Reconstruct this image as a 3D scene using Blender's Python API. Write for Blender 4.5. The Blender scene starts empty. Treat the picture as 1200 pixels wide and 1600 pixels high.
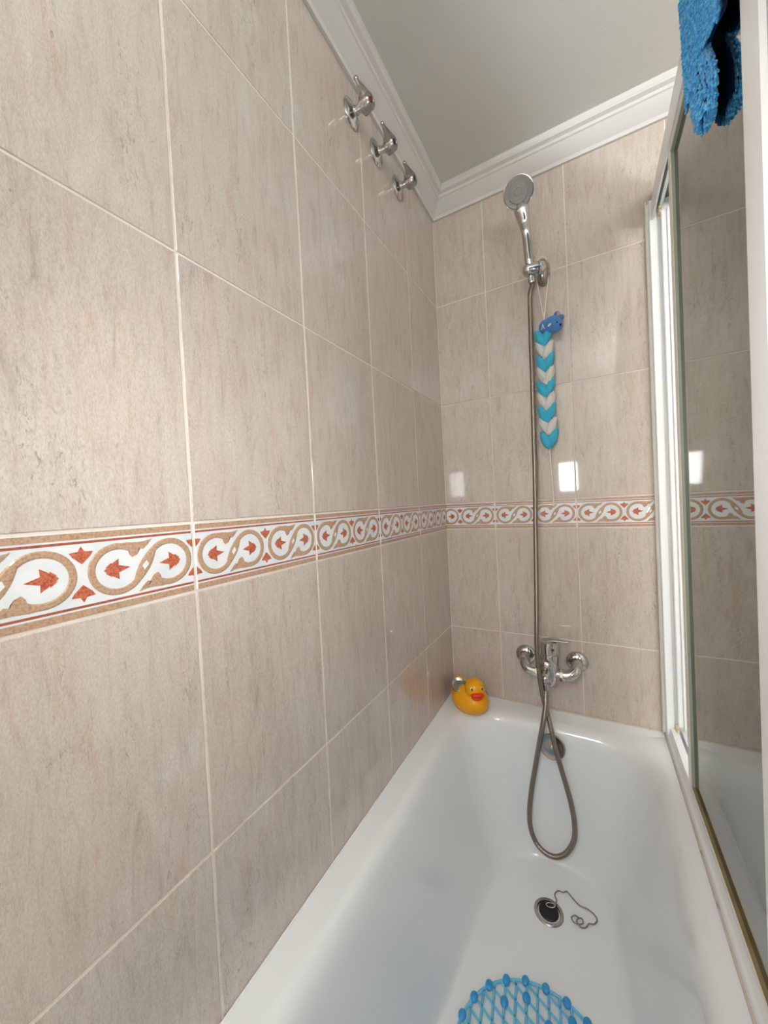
import bpy, bmesh, math, random
from mathutils import Vector, Matrix
random.seed(7)
SC = bpy.context.scene
COL = SC.collection
PI = math.pi
Z0 = 1.155                 # height of the decorative border's lower edge above the floor

# ------------------------------------------------------------------ camera
F_PX = 574.34
YAW, PITCH, ROLL = 0.5132, -0.0210, -0.0507
CAM = Vector((0.4667, -1.2955, 0.1038 + Z0))
cy, sy, cp, sp, cr, sr = math.cos(YAW), math.sin(YAW), math.cos(PITCH), math.sin(PITCH), math.cos(ROLL), math.sin(ROLL)
fw = Vector((-sy*cp, cy*cp, sp)); rt = Vector((cy, sy, 0)); up = rt.cross(fw)
r2 = cr*rt + sr*up; u2 = -sr*rt + cr*up
cd = bpy.data.cameras.new('camera'); cam = bpy.data.objects.new('camera', cd); COL.objects.link(cam)
m = Matrix((r2, u2, -fw)).transposed().to_4x4(); m.translation = CAM
cam.matrix_world = m
cd.sensor_fit = 'HORIZONTAL'; cd.sensor_width = 36.0; cd.lens = F_PX/1200*36
cd.clip_start = 0.01; cd.clip_end = 50
SC.camera = cam

# ------------------------------------------------------------------ world, lights, exposure
w = bpy.data.worlds.new('world'); SC.world = w; w.use_nodes = True
w.node_tree.nodes['Background'].inputs[0].default_value = (0.9, 0.92, 1, 1)
w.node_tree.nodes['Background'].inputs[1].default_value = 0.15
def area(name, loc, target, sx, sy_, power, color=(1, 1, 1)):
    l = bpy.data.lights.new(name, 'AREA'); l.shape = 'RECTANGLE'; l.size = sx; l.size_y = sy_
    l.energy = power; l.color = color
    o = bpy.data.objects.new(name, l); COL.objects.link(o)
    o.location = loc
    o.rotation_euler = (Vector(target)-Vector(loc)).to_track_quat('-Z', 'Y').to_euler()
    return o
# small rectangular hand lamp held beside the camera (its mirror image shows twice on the back wall tiles)
area('hand_lamp', (0.352, -1.235, Z0+0.215), (0.30, 0.0, Z0-0.05), 0.095, 0.17, 2.2, (0.97, 0.985, 1.0))
# added fill light out of view, aimed at the ceiling for soft ambient bounce
area('added_ceiling_fill', (1.20, -2.0, Z0+0.62), (1.15, -1.9, Z0+3), 0.35, 0.35, 70.0, (0.875, 0.945, 1.0))
SC.view_settings.view_transform = 'Standard'
SC.view_settings.look = 'None'
SC.view_settings.exposure = 0.22
SC.view_settings.gamma = 1.0
SC.view_settings.use_curve_mapping = False

# ------------------------------------------------------------------ materials
def s2l(c):
    return tuple((x/255/12.92 if x/255 <= 0.04045 else ((x/255+0.055)/1.055)**2.4) for x in c)
def mat(name, col, rough=0.5, metal=0.0, spec=0.5, coat=0.0, sheen=0.0, bump=None, mottled=None, ior=None):
    """col in sRGB 0-255. bump=(scale, strength, distance); mottled=(colour2, scale, lo, hi)"""
    m = bpy.data.materials.new(name); m.use_nodes = True
    nt = m.node_tree; b = nt.nodes['Principled BSDF']
    c = s2l(col)
    b.inputs['Base Color'].default_value = (*c, 1)
    b.inputs['Roughness'].default_value = rough
    b.inputs['Metallic'].default_value = metal
    b.inputs['Specular IOR Level'].default_value = spec
    b.inputs['Coat Weight'].default_value = coat
    b.inputs['Coat Roughness'].default_value = 0.04
    b.inputs['Sheen Weight'].default_value = sheen
    if ior: b.inputs['IOR'].default_value = ior
    tc = nt.nodes.new('ShaderNodeTexCoord')
    if mottled:
        c2, scale, lo, hi = mottled
        n = nt.nodes.new('ShaderNodeTexNoise'); n.inputs['Scale'].default_value = scale; n.inputs['Detail'].default_value = 6
        nt.links.new(tc.outputs['Object'], n.inputs['Vector'])
        r = nt.nodes.new('ShaderNodeValToRGB'); r.color_ramp.elements[0].position = lo; r.color_ramp.elements[1].position = hi
        r.color_ramp.elements[0].color = (*c, 1); r.color_ramp.elements[1].color = (*s2l(c2), 1)
        nt.links.new(n.outputs['Fac'], r.inputs[0]); nt.links.new(r.outputs[0], b.inputs['Base Color'])
    if bump:
        n = nt.nodes.new('ShaderNodeTexNoise'); n.inputs['Scale'].default_value = bump[0]; n.inputs['Detail'].default_value = 4
        nt.links.new(tc.outputs['Object'], n.inputs['Vector'])
        bp = nt.nodes.new('ShaderNodeBump'); bp.inputs['Strength'].default_value = bump[1]; bp.inputs['Distance'].default_value = bump[2]
        nt.links.new(n.outputs['Fac'], bp.inputs['Height']); nt.links.new(bp.outputs[0], b.inputs['Normal'])
    return m

def tile_material():
    m = bpy.data.materials.new('travertine_tile'); m.use_nodes = True
    nt = m.node_tree; N = nt.nodes; Lk = nt.links; b = N['Principled BSDF']
    tc = N.new('ShaderNodeTexCoord'); oi = N.new('ShaderNodeObjectInfo')
    mul = N.new('ShaderNodeMath'); mul.operation = 'MULTIPLY'; mul.inputs[1].default_value = 37.0
    Lk.new(oi.outputs['Random'], mul.inputs[0])
    cb = N.new('ShaderNodeCombineXYZ'); Lk.new(mul.outputs[0], cb.inputs[0]); Lk.new(mul.outputs[0], cb.inputs[1]); Lk.new(mul.outputs[0], cb.inputs[2])
    add = N.new('ShaderNodeVectorMath'); Lk.new(tc.outputs['Object'], add.inputs[0]); Lk.new(cb.outputs[0], add.inputs[1])
    def noise(scale, stretch, detail, rough=0.6, dist=0.0):
        mp = N.new('ShaderNodeMapping'); mp.inputs['Scale'].default_value = stretch
        Lk.new(add.outputs[0], mp.inputs['Vector'])
        n = N.new('ShaderNodeTexNoise'); n.inputs['Scale'].default_value = scale; n.inputs['Detail'].default_value = detail
        n.inputs['Roughness'].default_value = rough; n.inputs['Distortion'].default_value = dist
        Lk.new(mp.outputs[0], n.inputs['Vector']); return n
    def ramp(src, stops):
        r = N.new('ShaderNodeValToRGB')
        e = r.color_ramp.elements
        e[0].position, e[0].color = stops[0][0], (*s2l(stops[0][1]), 1)
        e[1].position, e[1].color = stops[-1][0], (*s2l(stops[-1][1]), 1)
        for p, c in stops[1:-1]:
            x = e.new(p); x.color = (*s2l(c), 1)
        Lk.new(src, r.inputs[0]); return r
    def mix(fac, a, b_, mode='MIX'):
        x = N.new('ShaderNodeMix'); x.data_type = 'RGBA'; x.blend_type = mode
        if isinstance(fac, float): x.inputs[0].default_value = fac
        else: Lk.new(fac, x.inputs[0])
        Lk.new(a, x.inputs[6])
        if isinstance(b_, tuple): x.inputs[7].default_value = (*s2l(b_), 1)
        else: Lk.new(b_, x.inputs[7])
        return x.outputs[2]
    broad = noise(7, (1.5, 1, 0.6), 7, 0.68, 0.9)
    base = ramp(broad.outputs['Fac'], [(0.28, (191, 176, 165)), (0.42, (207, 192, 180)), (0.56, (212, 200, 189)), (0.70, (225, 218, 212))])
    st = noise(30, (2.4, 1, 0.40), 9, 0.75, 0.8)
    streak = ramp(st.outputs['Fac'], [(0.32, (165, 150, 140)), (0.44, (205, 190, 178)), (0.56, (217, 205, 195)), (0.74, (216, 194, 177))])
    c1 = mix(0.55, base.outputs[0], streak.outputs[0])
    # salmon brown veins
    pv = noise(9, (4.2, 1, 0.55), 8, 0.72, 1.4)
    pm = N.new('ShaderNodeMapRange'); pm.inputs[1].default_value = 0.55; pm.inputs[2].default_value = 0.68; pm.inputs[4].default_value = 0.55
    Lk.new(pv.outputs['Fac'], pm.inputs[0])
    c2 = mix(pm.outputs[0], c1, (208, 170, 146))
    # short dark grey flecks gathered in upright trails
    fl = noise(110, (2.2, 1, 0.7), 6, 0.74, 1.0)
    fmk = noise(11, (3.2, 1, 0.5), 5, 0.65)
    fm = N.new('ShaderNodeMapRange'); fm.inputs[1].default_value = 0.53; fm.inputs[2].default_value = 0.66; fm.inputs[4].default_value = 0.9
    Lk.new(fl.outputs['Fac'], fm.inputs[0])
    fk = N.new('ShaderNodeMapRange'); fk.inputs[1].default_value = 0.50; fk.inputs[2].default_value = 0.66
    Lk.new(fmk.outputs['Fac'], fk.inputs[0])
    fx = N.new('ShaderNodeMath'); fx.operation = 'MULTIPLY'; Lk.new(fm.outputs[0], fx.inputs[0]); Lk.new(fk.outputs[0], fx.inputs[1])
    c3 = mix(fx.outputs[0], c2, (140, 127, 119))
    # fine grain
    fg = noise(300, (2.2, 1, 0.8), 6, 0.75)
    gr = ramp(fg.outputs['Fac'], [(0.32, (206, 200, 195)), (0.58, (255, 255, 255))])
    c4 = mix(0.6, c3, gr.outputs[0], 'MULTIPLY')
    Lk.new(c4, b.inputs['Base Color'])
    b.inputs['Roughness'].default_value = 0.42
    b.inputs['Specular IOR Level'].default_value = 0.3
    b.inputs['Coat Weight'].default_value = 1.0
    b.inputs['Coat Roughness'].default_value = 0.05
    bp = N.new('ShaderNodeBump'); bp.inputs['Strength'].default_value = 0.2; bp.inputs['Distance'].default_value = 0.0008
    Lk.new(st.outputs['Fac'], bp.inputs['Height']); Lk.new(bp.outputs[0], b.inputs['Normal'])
    return m

M = {}
M['tile'] = tile_material()
M['grout'] = mat('grout', (234, 222, 210), 0.75, bump=(300, 0.3, 0.0005), mottled=((218, 203, 188), 14, 0.45, 0.75))
M['border_white'] = mat('border_glaze_white', (236, 236, 236), 0.25, coat=0.8, mottled=((222, 226, 230), 30, 0.4, 0.7))
M['border_tan'] = mat('border_tan_granite', (194, 160, 132), 0.35, coat=0.7, mottled=((170, 128, 100), 420, 0.44, 0.68))
M['border_red'] = mat('border_red', (178, 96, 74), 0.35, coat=0.7, mottled=((146, 72, 56), 300, 0.4, 0.7))
M['border_orange'] = mat('border_orange_tulip', (206, 116, 86), 0.35, coat=0.7, mottled=((164, 66, 44), 420, 0.42, 0.66))
M['ceiling'] = mat('ceiling_paint', (216, 214, 207), 0.9, bump=(220, 0.25, 0.001))
M['cornice'] = mat('cornice_plaster', (214, 210, 205), 0.6)
M['paint'] = mat('wall_paint', (222, 216, 206), 0.7, bump=(120, 0.1, 0.001))
M['floor'] = mat('floor_stoneware', (178, 164, 150), 0.35, mottled=((158, 142, 128), 9, 0.35, 0.7))
M['enamel'] = mat('bath_enamel', (242, 243, 244), 0.14, spec=0.45, coat=0.1)
M['caulk'] = mat('silicone_bead', (206, 196, 184), 0.5, mottled=((140, 114, 92), 24, 0.58, 0.78))
M['chrome'] = mat('chrome', (198, 196, 194), 0.09, 1.0)
M['chrome_dull'] = mat('chrome_dull', (176, 170, 164), 0.22, 1.0)
M['chrome_satin'] = mat('chrome_satin', (178, 174, 170), 0.2, 1.0)
M['hose'] = mat('steel_hose', (146, 135, 124), 0.26, 1.0)
M['spray'] = mat('grey_spray_face', (132, 128, 128), 0.38, 0.3)
M['rubber'] = mat('black_rubber', (22, 22, 24), 0.45)
M['frame'] = mat('white_lacquered_aluminium', (243, 244, 244), 0.28, spec=0.5)
M['channel'] = mat('grey_channel', (128, 128, 128), 0.5)
M['seal'] = mat('green_grey_seal', (164, 170, 156), 0.4)
M['seal_dirty'] = mat('stained_seal', (150, 134, 98), 0.5, mottled=((122, 106, 70), 18, 0.4, 0.7))
M['lip'] = mat('cream_lip', (240, 232, 208), 0.4)
M['clip'] = mat('cream_plastic', (226, 204, 160), 0.45)
M['duck'] = mat('yellow_vinyl', (250, 172, 18), 0.32, spec=0.4)
M['beak'] = mat('orange_red_vinyl', (240, 62, 14), 0.4)
M['eye_white'] = mat('eye_white', (240, 236, 220), 0.4)
M['eye_dark'] = mat('eye_dark', (22, 18, 16), 0.3)
M['mat_blue'] = mat('blue_vinyl', (46, 156, 220), 0.28, coat=0.3)
M['mat_net'] = mat('blue_vinyl_net', (112, 198, 234), 0.3, coat=0.2)
M['sp_blue'] = mat('blue_nylon_mesh', (64, 186, 222), 0.85, sheen=0.3, bump=(420, 0.8, 0.002))
M['sp_white'] = mat('white_nylon_mesh', (226, 222, 214), 0.85, sheen=0.3, bump=(420, 0.8, 0.002))
M['plush'] = mat('blue_plush', (72, 132, 200), 0.9, sheen=0.4, bump=(500, 0.6, 0.0015))
M['pink'] = mat('pink_felt', (214, 150, 170), 0.9)
M['cord'] = mat('cream_cord', (240, 232, 220), 0.8)
M['towel'] = mat('blue_chenille', (34, 148, 222), 0.95, sheen=0.3, mottled=((116, 208, 248), 170, 0.42, 0.68))
M['towel_back'] = mat('towel_backing', (16, 74, 128), 0.95)
M['red_dot'] = mat('red_dot', (120, 30, 36), 0.3)
M['blue_dot'] = mat('dark_blue_dot', (28, 36, 66), 0.3)
def glass_material():
    m = bpy.data.materials.new('tinted_glass'); m.use_nodes = True
    nt = m.node_tree; N = nt.nodes; N.remove(N['Principled BSDF'])
    out = N['Material Output']
    tr = N.new('ShaderNodeBsdfTransparent'); tr.inputs[0].default_value = (0.20, 0.225, 0.215, 1)
    gl = N.new('ShaderNodeBsdfGlossy'); gl.inputs['Color'].default_value = (0.95, 0.97, 0.95, 1); gl.inputs['Roughness'].default_value = 0.025
    fr = N.new('ShaderNodeFresnel'); fr.inputs['IOR'].default_value = 8.0
    mx = N.new('ShaderNodeMixShader')
    nt.links.new(fr.outputs[0], mx.inputs[0]); nt.links.new(tr.outputs[0], mx.inputs[1]); nt.links.new(gl.outputs[0], mx.inputs[2])
    nt.links.new(mx.outputs[0], out.inputs[0]); return m
M['glass'] = glass_material()

# ------------------------------------------------------------------ helpers (geometry in world coordinates, z relative to the border: R() lifts it)
def R(z): return z + Z0
def V(x, y, z): return Vector((x, y, z + Z0))
ORG = {}
def thing(name, loc, label, cat, group=None, kind=None):
    o = bpy.data.objects.new(name, None); COL.objects.link(o); o.location = loc; o.empty_display_size = 0.02
    ORG[o.name] = Vector(loc)
    if label: o['label'] = label
    if cat: o['category'] = cat
    if group: o['group'] = group
    if kind: o['kind'] = kind
    return o
def obj(name, bm, material, parent=None, smooth=True, angle=35, mats=None):
    me = bpy.data.meshes.new(name)
    org = ORG[parent.name] if parent else Vector((0, 0, 0))
    bmesh.ops.remove_doubles(bm, verts=bm.verts, dist=1e-6)
    if org.length: bmesh.ops.translate(bm, verts=bm.verts, vec=-org)
    bmesh.ops.recalc_face_normals(bm, faces=bm.faces)
    bm.to_mesh(me); bm.free()
    for x in (mats or [material]): me.materials.append(x)
    if smooth:
        me.polygons.foreach_set('use_smooth', [True]*len(me.polygons)); me.set_sharp_from_angle(angle=math.radians(angle))
    o = bpy.data.objects.new(name, me); COL.objects.link(o)
    if parent: o.parent = parent
    ORG[o.name] = org
    return o
def struct(o): o['kind'] = 'structure'; return o
def box(bm, x0, x1, y0, y1, z0, z1, bev=0.0):
    vs = [bm.verts.new((x, y, R(z))) for x in (x0, x1) for y in (y0, y1) for z in (z0, z1)]
    fs = []
    for a in ((0, 1, 3, 2), (4, 6, 7, 5), (0, 4, 5, 1), (2, 3, 7, 6), (0, 2, 6, 4), (1, 5, 7, 3)):
        fs.append(bm.faces.new([vs[i] for i in a]))
    if bev:
        es = list({e for f in fs for e in f.edges})
        bmesh.ops.bevel(bm, geom=es, offset=bev, segments=2, affect='EDGES', profile=0.5)
def loft(bm, loops, closed=True, cap0=False, cap1=False):
    rows = [[bm.verts.new(p) for p in lp] for lp in loops]
    n = len(rows[0])
    for a, b in zip(rows[:-1], rows[1:]):
        for i in range(n if closed else n-1):
            j = (i+1) % n
            bm.faces.new((a[i], a[j], b[j], b[i]))
    if cap0: bm.faces.new(rows[0][::-1])
    if cap1: bm.faces.new(rows[-1])
    return rows
def frame_of(t, ref=Vector((0, 0, 1))):
    t = t.normalized()
    if abs(t.dot(ref)) > 0.95: ref = Vector((0, 1, 0))
    a = t.cross(ref).normalized(); b = t.cross(a).normalized()
    return a, b
def tube(bm, pts, rad, seg=12, caps=True, flat=1.0):
    pts = [Vector(p) for p in pts]
    rads = rad if isinstance(rad, (list, tuple)) else [rad]*len(pts)
    loops = []; a = None
    for i, p in enumerate(pts):
        t = (pts[min(i+1, len(pts)-1)]-pts[max(i-1, 0)])
        if t.length < 1e-9: t = Vector((0, 0, 1))
        t.normalize()
        if a is None: a, b = frame_of(t)
        else:
            a = (a - t*a.dot(t)).normalized(); b = t.cross(a)
        loops.append([p + rads[i]*(math.cos(k*2*PI/seg)*a + flat*math.sin(k*2*PI/seg)*b) for k in range(seg)])
    loft(bm, loops, True, caps, caps)
def lathe(bm, prof, origin, axis, seg=28):
    """prof: list of (radius, distance along axis)"""
    ax = Vector(axis).normalized(); a, b = frame_of(ax); o = Vector(origin)
    loops = [[o + ax*h + max(r, 1e-5)*(math.cos(k*2*PI/seg)*a + math.sin(k*2*PI/seg)*b) for k in range(seg)] for r, h in prof]
    loft(bm, loops, True, True, True)
def ellipsoid(bm, c, rad, rot=None, u=16, v=10, fn=None):
    mtx = Matrix.Translation(Vector(c)) @ ((rot.to_4x4()) if rot else Matrix.Identity(4)) @ Matrix.Diagonal((*rad, 1))
    r = bmesh.ops.create_uvsphere(bm, u_segments=u, v_segments=v, radius=1.0)
    for vt in r['verts']:
        if fn: vt.co = fn(vt.co)
        vt.co = mtx @ vt.co
def prism(bm, prof, p0, p1, ex, ez):
    """profile [(a,b)] spanned by unit vectors ex, ez, swept from p0 to p1"""
    p0, p1, ex, ez = Vector(p0), Vector(p1), Vector(ex), Vector(ez)
    loft(bm, [[p + ex*a + ez*b for a, b in prof] for p in (p0, p1)], True, True, True)
def spline(pts, n=10):
    """Catmull-Rom through pts"""
    pts = [Vector(p) for p in pts]; out = []
    for i in range(len(pts)-1):
        p0 = pts[i-1] if i else pts[0]*2-pts[1]
        p1, p2 = pts[i], pts[i+1]
        p3 = pts[i+2] if i+2 < len(pts) else pts[-1]*2-pts[-2]
        for k in range(n):
            t = k/n
            out.append(0.5*((2*p1)+(p2-p0)*t+(2*p0-5*p1+4*p2-p3)*t*t+(3*p1-p0-3*p2+p3)*t*t*t))
    out.append(pts[-1]); return out
def resample(pts, step):
    out = [pts[0].copy()]; acc = 0.0
    for a, b in zip(pts[:-1], pts[1:]):
        L = (b-a).length
        if L < 1e-9: continue
        d = step-acc
        while d <= L:
            out.append(a.lerp(b, d/L)); d += step
        acc = L-(d-step)
    return out

# ------------------------------------------------------------------ tiled walls
W, H, B = 0.25, 0.3592, 0.0924
J = 0.0031                                   # joint width
ZC = 1.187                                   # ceiling (relative)
ZF = -Z0                                     # floor (relative)
A_LEFT, B_BACK = 0.2424, 0.1771
ROWS = [(ZF, -2*H-0.0), (-2*H, -H), (-H, 0.0), (B, B+H), (B+H, B+2*H), (B+2*H, ZC)]
ROWS = [(z0, z1) for z0, z1 in ROWS if z1-z0 > 0.02]
tile_mesh = {}
def tile_me(w, h, name, material):
    key = (round(w, 4), round(h, 4), name)
    if key in tile_mesh: return tile_mesh[key]
    bm = bmesh.new(); j = J/2; t = 0.004; e = 0.0011
    back = [(j, 0, j), (w-j, 0, j), (w-j, 0, h-j), (j, 0, h-j)]
    mid = [(x, -t+e*0.8, z) for x, _, z in back]
    top = [(j+e, -t, j+e), (w-j-e, -t, j+e), (w-j-e, -t, h-j-e), (j+e, -t, h-j-e)]
    loft(bm, [back, mid, top], True, True, True)
    bmesh.ops.recalc_face_normals(bm, faces=bm.faces)
    me = bpy.data.meshes.new(name); bm.to_mesh(me); bm.free(); me.materials.append(material)
    tile_mesh[key] = me; return me

# --- flat ornament of one border tile, in tile coordinates (u along the wall, v up)
def ribbon(bm, pts, widths, lift, ridge):
    rows = []
    for i, p in enumerate(pts):
        t = (pts[min(i+1, len(pts)-1)]-pts[max(i-1, 0)]).normalized(); n = Vector((-t.y, t.x))
        w = widths[i]/2
        rows.append([bm.verts.new((p.x+n.x*w*s, -lift-r, p.y+n.y*w*s)) for s, r in ((-1, 0), (-0.6, ridge), (0.6, ridge), (1, 0))])
    for a, b in zip(rows[:-1], rows[1:]):
        for k in range(3): bm.faces.new((a[k], a[k+1], b[k+1], b[k]))
def poly(bm, pts, lift):
    f = bm.faces.new([bm.verts.new((u, -lift, v)) for u, v in pts])
    bmesh.ops.triangulate(bm, faces=[f])
def border_ornament(u0, u1):
    """returns bmeshes (tan scrolls, red lines, orange flowers) for the stretch u0..u1 of the tile"""
    t = 0.0042
    scr, red, orn, dia = bmesh.new(), bmesh.new(), bmesh.new(), bmesh.new()
    for v0, v1 in ((0.0022, 0.0092), (B-0.0092, B-0.0022)):
        poly(scr, [(J, v0), (W-J, v0), (W-J, v1), (J, v1)], t)
    for v0, v1 in ((0.0112, 0.0138), (B-0.0138, B-0.0112)):
        poly(red, [(J, v0), (W-J, v0), (W-J, v1), (J, v1)], t)
    for mo in (0.0, 0.125):
        c1, c2, r = Vector((mo+0.0335, 0.0462)), Vector((mo+0.0915, 0.0462)), 0.0255
        P = []
        for k in range(0, 29):
            th = math.radians(62+k*(318-62)/28); P.append(c1+r*Vector((math.cos(th), math.sin(th))))
        Q = [c1+c2-p for p in P][::-1]
        n_ = 7; a, b = P[-1], Q[0]
        MID = [a.lerp(b, k/n_) for k in range(1, n_)]
        pts = P+MID+Q; wd = [0.0072]*len(P)+[0.0072+0.0062*math.sin(PI*k/n_) for k in range(1, n_)]+[0.0072]*len(Q)
        ribbon(scr, pts, wd, t, 0.0005)
        c = (c1+c2)/2
        poly(dia, [(c.x-0.0016, c.y-0.0058), (c.x+0.0038, c.y+0.0002), (c.x+0.0016, c.y+0.0058), (c.x-0.0038, c.y-0.0002)], t+0.0008)
        leaf = [(.034, .0746), (.044, .0752), (.054, .0742), (.062, .0745), (.0715, .0768), (.0665, .0705), (.061, .0655), (.0565, .0668), (.054, .0600), (.0485, .0572), (.0455, .0610), (.0445, .0655), (.039, .0690), (.034, .0690)]
        poly(scr, [(mo+u, v) for u, v in leaf], t+0.0003)
        poly(scr, [(mo+0.125-u, 0.0924-v) for u, v in leaf], t+0.0003)
        tul = [[(.0195, .0462), (.0240, .0512), (.0310, .0528), (.0350, .0462), (.0310, .0396), (.0240, .0412)],
               [(.0250, .0515), (.0345, .0580), (.0340, .0480)], [(.0325, .0510), (.0465, .0466), (.0325, .0416)], [(.0250, .0410), (.0345, .0344), (.0340, .0444)],
               [(.0205, .0490), (.0270, .0545), (.0262, .0500)], [(.0205, .0434), (.0270, .0379), (.0262, .0424)]]
        for k, pg in enumerate(tul):
            poly(orn, [(mo+u, v) for u, v in pg], t+k*0.00006)
            poly(orn, [(mo+0.125-u, 0.0924-v) for u, v in pg], t+k*0.00006)
    for su in (0.0, 0.125, 0.25):
        for sv, s in ((0.0668, 1), (0.0256, -1)):
            for k, pg in enumerate(([(0, .0090), (-.0036, .002), (.0036, .002)], [(-.0098, .0028), (-.0070, -.0026), (0.001, .0040)], [(.0098, .0028), (-.001, .0040), (.0070, -.0026)], [(-.0066, -.0026), (0, -.0098), (.0066, -.0026), (0, .0045)])):
                poly(orn, [(su+u*1.08, sv+1.0*v*s) for u, v in pg], t+k*0.00006)
    for bm in (scr, red, orn, dia):
        for uu, nrm in ((max(u0, J*0.7), (-1, 0, 0)), (min(u1, W-J*0.7), (1, 0, 0))):
            bmesh.ops.bisect_plane(bm, geom=bm.verts[:]+bm.edges[:]+bm.faces[:], plane_co=(uu, 0, 0), plane_no=nrm, clear_outer=True)
        if u0: bmesh.ops.translate(bm, verts=bm.verts, vec=(-u0, 0, 0))
    return scr, red, orn, dia
orn_mesh = {}
def place_border(wall, u0, u1, loc, rotz):
    w_ = u1-u0
    o = bpy.data.objects.new('border_tile', tile_me(w_, B, 'border_tile', M['border_white'])); COL.objects.link(o)
    o.location = loc; o.rotation_euler = (0, 0, rotz); o.parent = wall
    key = (round(u0, 4), round(u1, 4))
    if key not in orn_mesh:
        lst = []
        for nm, bm, ma in zip(('scroll_ornament', 'red_line', 'tulip_ornament', 'white_diamond'), border_ornament(u0, u1), ('border_tan', 'border_red', 'border_orange', 'border_white')):
            bm.normal_update()
            for f in bm.faces:
                if f.normal.y > 0: f.normal_flip()
            me = bpy.data.meshes.new(nm); bm.to_mesh(me); bm.free(); me.materials.append(M[ma]); lst.append((nm, me))
        orn_mesh[key] = lst
    for nm, me in orn_mesh[key]:
        c = bpy.data.objects.new(nm, me); COL.objects.link(c); c.parent = o
def place_tile(wall, w_, h, loc, rotz):
    o = bpy.data.objects.new('tile', tile_me(w_, h, 'tile', M['tile'])); COL.objects.link(o)
    o.location = loc; o.rotation_euler = (0, 0, rotz); o.parent = wall

GR = 0.0011                                   # how far the grout lies behind the tile faces
YREAR, XRIGHT = -2.75, 1.75
bm = bmesh.new(); box(bm, -0.12, -GR, YREAR, 0.12, ZF, ZC+0.02)
wall_left = struct(obj('wall_left', bm, M['grout'], smooth=False))
bm = bmesh.new(); box(bm, -GR, XRIGHT, GR, 0.12, ZF, ZC+0.02)
wall_back = struct(obj('wall_back', bm, M['grout'], smooth=False))
ROWS_ALL = ROWS
T = 0.004
# left wall columns, from the back corner towards the camera
cols = [(-A_LEFT, 0.0, 0.0)]
y = -A_LEFT
while y > -2.2:
    cols.append((y-W, y, 0.0)); y -= W
for ya, yb, _ in cols:
    for z0, z1 in ROWS_ALL:
        place_tile(wall_left, yb-ya, z1-z0, (-T, ya, R(z0)), PI/2)
    place_border(wall_left, 0.0, yb-ya, (-T, ya, R(0)), PI/2)
# back wall columns
cols = [(0.0, B_BACK, W-B_BACK)]
x = B_BACK
while x < 1.4:
    cols.append((x, x+W, 0.0)); x += W
for xa, xb, u0 in cols:
    for z0, z1 in ROWS_ALL:
        place_tile(wall_back, xb-xa, z1-z0, (xa, T, R(z0)), 0)
    place_border(wall_back, u0, u0+xb-xa, (xa, T, R(0)), 0)

bm = bmesh.new(); box(bm, -0.12, XRIGHT, YREAR, 0.12, ZC, ZC+0.1)
struct(obj('ceiling', bm, M['ceiling'], smooth=False))
bm = bmesh.new(); box(bm, -0.12, XRIGHT, YREAR, 0.12, ZF-0.1, ZF)
struct(obj('floor', bm, M['floor'], smooth=False))
bm = bmesh.new(); box(bm, XRIGHT, XRIGHT+0.1, YREAR, 0.12, ZF-0.1, ZC+0.1)
struct(obj('wall_right', bm, M['paint'], smooth=False))
bm = bmesh.new(); box(bm, -0.12, XRIGHT+0.1, YREAR-0.1, YREAR, ZF-0.1, ZC+0.1)
struct(obj('wall_front', bm, M['paint'], smooth=False))

# cornice: distance from the wall, height below the ceiling
CP = [(0.0, -0.072), (0.007, -0.072), (0.009, -0.062), (0.012, -0.060), (0.036, -0.030), (0.040, -0.028), (0.042, -0.021), (0.052, -0.017), (0.056, -0.011), (0.058, 0.0), (0.0, 0.0)]
def cornice(name, path):
    """mitred run: path is list of (point, direction away from wall) with mitre-scaled direction"""
    bm = bmesh.new()
    loft(bm, [[Vector(p)+Vector(d)*a+Vector((0, 0, b)) for a, b in CP] for p, d in path], True, True, True)
    return struct(obj(name, bm, M['cornice'], angle=20))
zc = R(ZC)
cornice('trim_1', [((0.0005, -0.0005, zc), (1, -1, 0)), ((0.0005, YREAR, zc), (1, 0, 0))])
cornice('trim_2', [((0.0005, -0.0005, zc), (1, -1, 0)), ((XRIGHT, -0.0005, zc), (0, -1, 0))])

# ------------------------------------------------------------------ bathtub
ZR = -0.596; ZB = -0.972
TX, TY = 0.702, -1.66
def rr_loop(xl, xr, yb, yf, r, z, n=14, taper=None):
    """rounded rectangle, counter-clockwise from the right side; xl/xr may be functions of y"""
    P = []
    for cx_, cy_, a0 in ((1, 1, 0), (-1, 1, 90), (-1, -1, 180), (1, -1, 270)):
        for k in range(n):
            a = math.radians(a0+90*k/(n-1))
            py = (yb-r if cy_ > 0 else yf+r)+r*math.sin(a)
            ex = xr(py) if callable(xr) else xr
            el = xl(py) if callable(xl) else xl
            px = (ex-r if cx_ > 0 else el+r)+r*math.cos(a)
            P.append(Vector((px, py, R(z))))
    # subdivide long straight sides evenly
    out = []
    for i in range(4):
        seg = P[i*n:(i+1)*n]; nxt = P[((i+1) % 4)*n]
        out += seg
        last = seg[-1]
        m_ = 16 if i in (1, 3) else 8
        for k in range(1, m_):
            q = last.lerp(nxt, k/m_)
            el = xl(q.y) if callable(xl) else xl; ex = xr(q.y) if callable(xr) else xr
            if i == 1: q.x = el
            if i == 3: q.x = ex
            out.append(q)
    return out
fl = lambda y: 0.205-0.085*min(max(-y-0.1, 0), 0.9)
fr_ = lambda y: 0.468+0.10*min(max(-y-0.1, 0), 0.7)
def mixl(a, f, t): return (lambda y: a+(f(y)-a)*t)
TUB_ORG = (0.35, -0.83, 0.0)
tub = thing('bathtub', TUB_ORG, 'white enamelled bathtub along the tiled wall below the border', 'bathtub')
bm = bmesh.new()
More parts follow.
